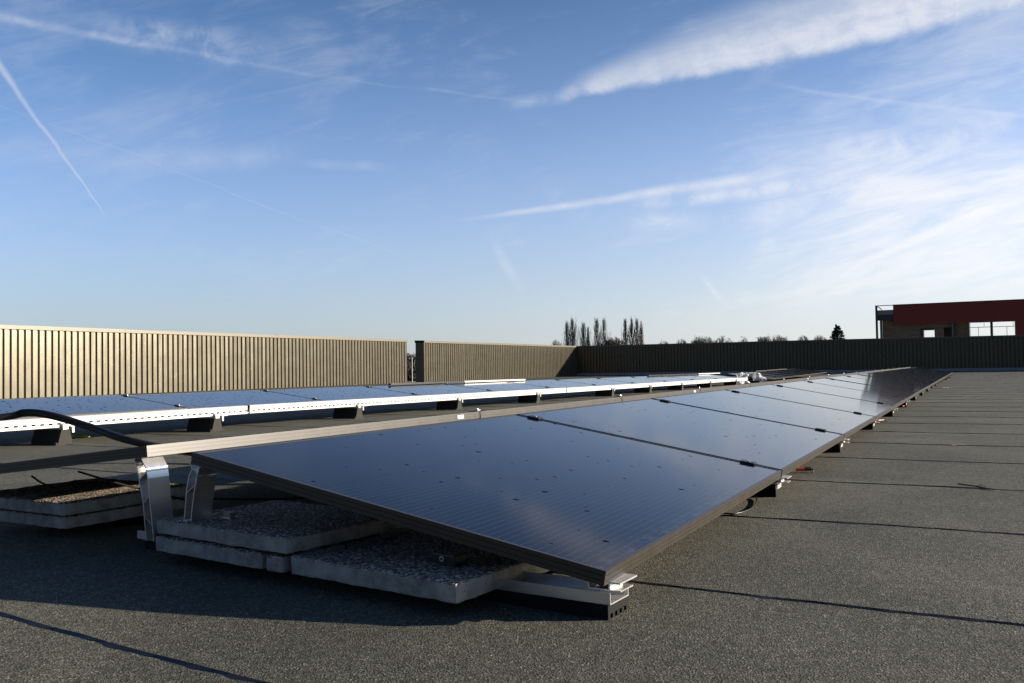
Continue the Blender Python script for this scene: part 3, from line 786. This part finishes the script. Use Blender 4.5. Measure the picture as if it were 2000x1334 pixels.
# ------------------------------------------------------------------ red building beyond the far wall
def red_building():
    Y0, Y1, G = 60.0, 66.5, -8.05
    t = thing('unfinished_building', 'red fronted building under construction with openings showing sky, behind the far wall', 'building', (0, Y0, G))
    def P(b, name, mats): o = b.build(name, mats, t); o.location = (0, -Y0, -G); return o
    b = MB()
    b.box((-4.34, Y0, 2.80), (2.27, Y0 + .25, 4.01)); b.box((2.272, Y0, G), (9, Y0 + .25, 4.02))
    P(b, 'red_facade', 'red_facade')
    b = MB(); b.box((-4.36, Y0 - .03, 4.012), (9.02, Y0 + .3, 4.06)); P(b, 'roof_edge', 'steel_dark')
    b = MB()      # brick wall set back, with a doorway and a dark opening
    yb = Y0 + .35
    for x0, x1, z0, z1 in ((-5.0, -2.86, G, 3.3), (-2.86, -2.06, 2.55, 3.3), (-2.06, -1.54, G, 3.3), (-1.54, -1.1, 2.56, 3.3), (-1.1, -.14, G, 3.3), (-2.86, -2.06, G, .9), (-1.54, -1.1, G, .9)):
        b.box((x0, yb, z0), (x1, yb + .25, z1))
    P(b, 'brick_wall', 'brown_brick')
    b = MB(); b.box((-2.86, yb - .02, .9), (-2.68, yb + 1.2, 2.545)); b.box((-2.68, yb - .02, 2.41), (-2.07, yb + .3, 2.545)); P(b, 'door_frame', 'steel_dark')
    b = MB(); b.box((-1.8, yb + 1.5, .0), (-.7, yb + 1.7, 3.2)); P(b, 'inner_wall', 'steel_dark')
    for x0, x1 in ((-1.09, -1.03), (-.98, -.86)):
        b = MB(); b.box((x0, Y0 + .06, G), (x1, Y0 + .2, 2.795)); P(b, 'post', 'steel_grey' if x0 < -1 else 'steel_dark')
    for x0, x1, mul, bar in ((-.13, .99, .40, .36), (1.07, 2.265, .62, .40)):
        b = MB(); y = Y0 + .1
        b.box((x0, y, 2.77), (x1, y + .08, 2.799)); b.box((x0, y, .4), (x0 + .03, y + .08, 2.769)); b.box((x1 - .03, y, .4), (x1, y + .08, 2.769))
        b.box((x0 + .03, y, 2.47), (x1 - .03, y + .06, 2.50)); b.box((x0 + (x1-x0)*mul, y, .4), (x0 + (x1-x0)*mul + .025, y + .06, 2.469)); b.box((x0 + (x1-x0)*(mul + .28), y, 2.501), (x0 + (x1-x0)*(mul+.28) + .018, y + .06, 2.768))
        b.box((x0, y, .3), (x1, y + .08, .399))
        P(b, 'window', 'steel_dark')
    b = MB(); b.box((.99, Y0 + .08, .3), (1.07, Y0 + .3, 2.799)); P(b, 'window_pier', 'steel_dark')
    b = MB(); b.box((-.14, Y0 + .02, G), (2.27, Y0 + .3, .299)); P(b, 'sill_wall', 'red_facade')
    b = MB(); b.box((-5.2, Y0 + .26, 3.42), (8.9, Y1, 3.72)); P(b, 'roof_slab', 'steel_dark')
    b = MB(); b.box((-5.2, Y0 + .7, -.2), (8.9, Y1, .1)); P(b, 'floor_slab', 'concrete_grey')
    b = MB(); b.box((-5.24, Y0 + .02, 3.45), (-4.345, Y0 + .25, 3.74)); b.box((-5.24, Y0 + .05, 3.10), (-4.345, Y0 + .34, 3.44), mi=1); P(b, 'edge_beam', ['steel_grey', 'steel_dark'])
    b = MB(); b.box((-5.37, Y0 - .02, G), (-5.245, Y0 + .12, 4.05)); P(b, 'corner_post', 'steel_dark')
    b = MB(); b.box((-5.16, Y0 + .4, G), (-5.02, Y0 + .55, 3.41)); P(b, 'corner_post', 'steel_grey')
    b = MB(); b.box((-5.245, Y0, 4.0), (-4.36, Y0 + .06, 4.045)); b.tube([(-5.23, Y0 + .03, 3.99), (-4.98, Y0 + .03, 3.76)], .03, 6); b.box((-5.24, Y0, 3.2), (-5.21, Y0 + .05, 3.26)); P(b, 'guard_rail', 'steel_grey')
    for x in (4.5, 8.6):
        b = MB(); b.box((x, Y1 - .3, G), (x + .25, Y1, 3.41)); P(b, 'rear_column', 'concrete_grey')
red_building()

# ------------------------------------------------------------------ trees
TW = .036
def branches(b, p, d, L, r, lvl, spread, upw, rg, n=(4, 3, 3, 2), ratio=.6):
    pts = [p]; q = p.copy(); dd = d.copy(); seg = 3
    for s in range(seg):
        dd = (dd + Vector((rg.uniform(-1, 1), rg.uniform(-1, 1), rg.uniform(-1, 1)))*.13 + Vector((0, 0, upw))).normalized()
        q = q + dd*(L/seg); pts.append(q.copy())
    b.tube(pts, lambda i: max(TW, r*(1 - .75*i/seg)), 4 if lvl < 2 else 3, smooth=False)
    if lvl >= len(n): return
    for k in range(n[lvl]):
        f = rg.uniform(.25, 1.0); i = min(seg - 1, int(f*seg)); o = pts[i].lerp(pts[i+1], f*seg - i)
        ax = Vector((rg.uniform(-1, 1), rg.uniform(-1, 1), rg.uniform(-.2, .5))).normalized()
        nd = (dd*(1 - spread) + ax*spread).normalized()
        branches(b, o, nd, L*ratio*rg.uniform(.75, 1.15), r*.5, lvl + 1, spread, upw, rg, n, ratio)
def polar(az, dist): a = R(az); return Vector((math.sin(a)*dist, math.cos(a)*dist, -8.05))
def poplar(label, az, dist, tanel, width, seed):
    p = polar(az, dist); H = .5 + tanel*dist + 8.05; rg = random.Random(seed)
    t = thing('poplar_tree', label, 'tree', p, group='bare poplars beyond the far wall')
    b = MB(); b.tube([(0, 0, 0), (.1, .05, H*.4), (0, .1, H*.8), (0, 0, H)], lambda i: [.42, .28, .12, .02][i], 7); b.build('trunk', 'bark', t)
    b = MB()
    for k in range(190):
        f = rg.uniform(.1, .97)
        a = rg.uniform(0, 2*math.pi); z = H*f
        env = width*.5*min(1, (f/.22)**.6)*(1 - max(0, (f - .35)/.65)**1.25*.92)
        reach = env*rg.uniform(.45, 1.25); rise = reach*rg.uniform(1.9, 3.6) + .5
        e = Vector((math.cos(a)*reach, math.sin(a)*reach, min(z + rise, H*1.01)))
        s = Vector((math.cos(a)*.08, math.sin(a)*.08, z)); mid = s.lerp(e, .45) + Vector((math.cos(a), math.sin(a), 0))*reach*.22
        b.tube([s, mid, e], lambda i: [.05, .036, .018][i], 3, smooth=False)
        for j in range(4):
            q = s.lerp(e, rg.uniform(.3, 1)); aa = rg.uniform(0, 6.28)
            b.tube([q, q + Vector((math.cos(aa)*.35, math.sin(aa)*.35, rg.uniform(.7, 1.7)))], lambda i: [.024, .014][i], 3, smooth=False)
    b.build('crown', 'bark_grey', t)
for i, (az, te, w, lb) in enumerate(((-23.86, .0475, 3.2, 'bare poplar of the left clump, lower leftmost stem'), (-23.50, .0512, 3.8, 'tallest bare poplar of the left clump'), (-22.82, .0465, 3.0, 'slender bare poplar right of the left clump'), (-22.5, .041, 1.9, 'smallest bare poplar, right of the left clump'),
                                     (-21.93, .0506, 3.4, 'left tree of the middle pair of bare poplars'), (-21.48, .0506, 3.3, 'right tree of the middle pair of bare poplars'),
                                     (-20.13, .0488, 2.8, 'lone slender bare poplar left of the right clump'), (-19.72, .0506, 3.0, 'tallest bare poplar of the right clump'), (-19.40, .0490, 2.8, 'middle bare poplar of the right clump'), (-19.12, .0462, 2.2, 'rightmost bare poplar of the right clump'))):
    poplar(lb, az, 300, te, w*1.4, 40 + i)
def bare_tree(label, az, dist, tanel, width, seed, mat='bark_grey', group='bare trees along the skyline', name='bare_tree', n=(6, 5, 4, 3)):
    p = polar(az, dist); H = .5 + tanel*dist + 8.05; rg = random.Random(seed)
    t = thing(name, label, 'tree', p, group=group)
    b = MB(); b.tube([(0, 0, 0), (.1, 0, H*.25), (0, .1, H*.45)], lambda i: [.5, .38, .28][i], 7); b.build('trunk', 'bark', t)
    b = MB()
    for k in range(11):
        a = k*2.4 + rg.uniform(-.3, .3); el = rg.uniform(.25, 1.2)
        d = Vector((math.cos(a)*math.cos(el)*width/H*1.5, math.sin(a)*math.cos(el)*width/H*1.5, math.sin(el))).normalized()
        branches(b, Vector((0, 0, H*rg.uniform(.3, .45))), d, H*.27, .16, 0, .55, .03, rg, n, .62)
    # fit the crown to its measured height and spread
    zz = sorted(v[2] for v in b.v); zs = zz[int(len(zz)*.985)]; rr = sorted(math.hypot(v[0], v[1]) for v in b.v); rs = rr[int(len(rr)*.96)]
    out = []
    for x, y, z in b.v:
        x, y = x*width*.5/rs, y*width*.5/rs
        if z > H*.3: z = H*.3 + (z - H*.3)*(H*.7)/(zs - H*.3)
        # keep within a rounded crown
        e = math.sqrt((x/(width*.5))**2 + (y/(width*.5))**2 + (max(0, z - H*.62)/(H*.38))**2)
        if e > 1:
            f = (1 + (e - 1)*.35)/e; x *= f; y *= f
            if z > H*.62: z = H*.62 + (z - H*.62)*f
        out.append((x, y, z))
    b.v = out
    b.build('crown', mat, t)
bare_tree('dark rounded bush-like tree between the poplar clumps', -21.0, 280, .0318, 9.5, 5, 'bark', None, n=(7, 6, 5, 3))
sky_trees = [(-17.7, .0276, 5), (-16.6, .0284, 6), (-15.6, .0311, 6.5), (-15.1, .0318, 7), (-14.05, .0301, 9), (-12.86, .0289, 6), (-11.7, .0299, 6.5), (-11.05, .0311, 7.5), (-10.55, .0300, 6), (-9.25, .0294, 5), (-8.35, .0292, 6.5), (-24.6, .0300, 6)]
for i, (az, te, w) in enumerate(sky_trees):
    lb = ('low bare tree at the left foot of the poplars' if az < -20 else f'bare rounded treetop over the far wall, {ORD[i]} counted from the poplars')
    bare_tree(lb, az, 330, te, w*1.05, 90 + i, 'bark_grey', n=(5, 5, 4, 2))
bare_tree('dense brown bare tree seen through the gap in the left wall', -34.0, 130, .0205, 9, 31, 'bark', None, n=(7, 6, 4, 3))
def fir(label, az, dist, tanel, width):
    p = polar(az, dist); H = .5 + tanel*dist + 8.05; rg = random.Random(3)
    t = thing('fir_tree', label, 'tree', p)
    b = MB(); b.tube([(0, 0, 0), (0, 0, H*.98)], lambda i: [.3, .03][i], 7); b.build('trunk', 'bark', t)
    b = MB()
    for k in range(620):
        f = rg.uniform(.3, 1) ; f = 1 - (1 - f)*rg.uniform(.6, 1); z = H*f; a = rg.uniform(0, 6.283); reach = width*.5*(1 - f)/.7*rg.uniform(.6, 1.1) + .12
        o = Vector((0, 0, z)); e = o + Vector((math.cos(a)*reach, math.sin(a)*reach, -reach*.22 + rg.uniform(-.1, .3))); sdv = Vector((-math.sin(a), math.cos(a), 0))*.28
        b.face([o, e - sdv*.5 + Vector((0, 0, -.15)), e + Vector((math.cos(a), math.sin(a), .5))*.25, e + sdv*.5 + Vector((0, 0, -.15))])
        for j in range(2):
            q = o.lerp(e, rg.uniform(.4, 1)); b.face([q, q + sdv*rg.uniform(.8, 1.5) + Vector((0, 0, -.22)), q + Vector((math.cos(a)*.3, math.sin(a)*.3, .1)), q - sdv*rg.uniform(.8, 1.5) + Vector((0, 0, -.22))])
    b.build('crown', 'needles', t, fix=False)
fir('dark green fir tree rising over the far wall left of the red building', -7.26, 170, .0392, 13)

# ------------------------------------------------------------------ seen through the gap
p = polar(-33.85, 90)
t = thing('lamp_post', 'thin pale lamp post in the gap of the left wall', 'lamp post', p)
b = MB(); b.tube([(0, 0, 0), (0, 0, 4), (0, 0, 9.75)], lambda i: [.09, .07, .05][i], 8); b.build('pole', 'flashing_metal', t)
b = MB(); b.tube([(0, 0, 9.76), (.25, .2, 9.85), (.6, .45, 9.83)], .05, 6); b.build('lamp_head', 'flashing_metal', t)
t = thing('low_hall', 'low pale hall with a dark window band, seen through the wall gap', 'building', polar(-34.0, 110), (0, 0, R(33)))
b = MB(); b.box((-5, 0, 0), (5, 6, 4.3)); b.build('wall', 'steel_grey', t)
b = MB(); b.box((-5.1, -.3, 6.35), (5.1, 6, 7.0)); b.build('roof', 'concrete_grey', t)
b = MB(); b.box((-5.05, -.2, 5.75), (5.05, 6, 5.95)); b.build('fascia', 'galvanised', t)
b = MB(); b.box((-5, .1, 4.301), (5, 6, 5.749)); b.box((-5, .2, 5.951), (5, 6, 6.349))
for i in range(9): b.box((-4.9 + i*1.2, .02, 4.301), (-4.8 + i*1.2, .0995, 5.748), mi=1)
b.build('window_band', ['window_dark', 'concrete_grey'], t)
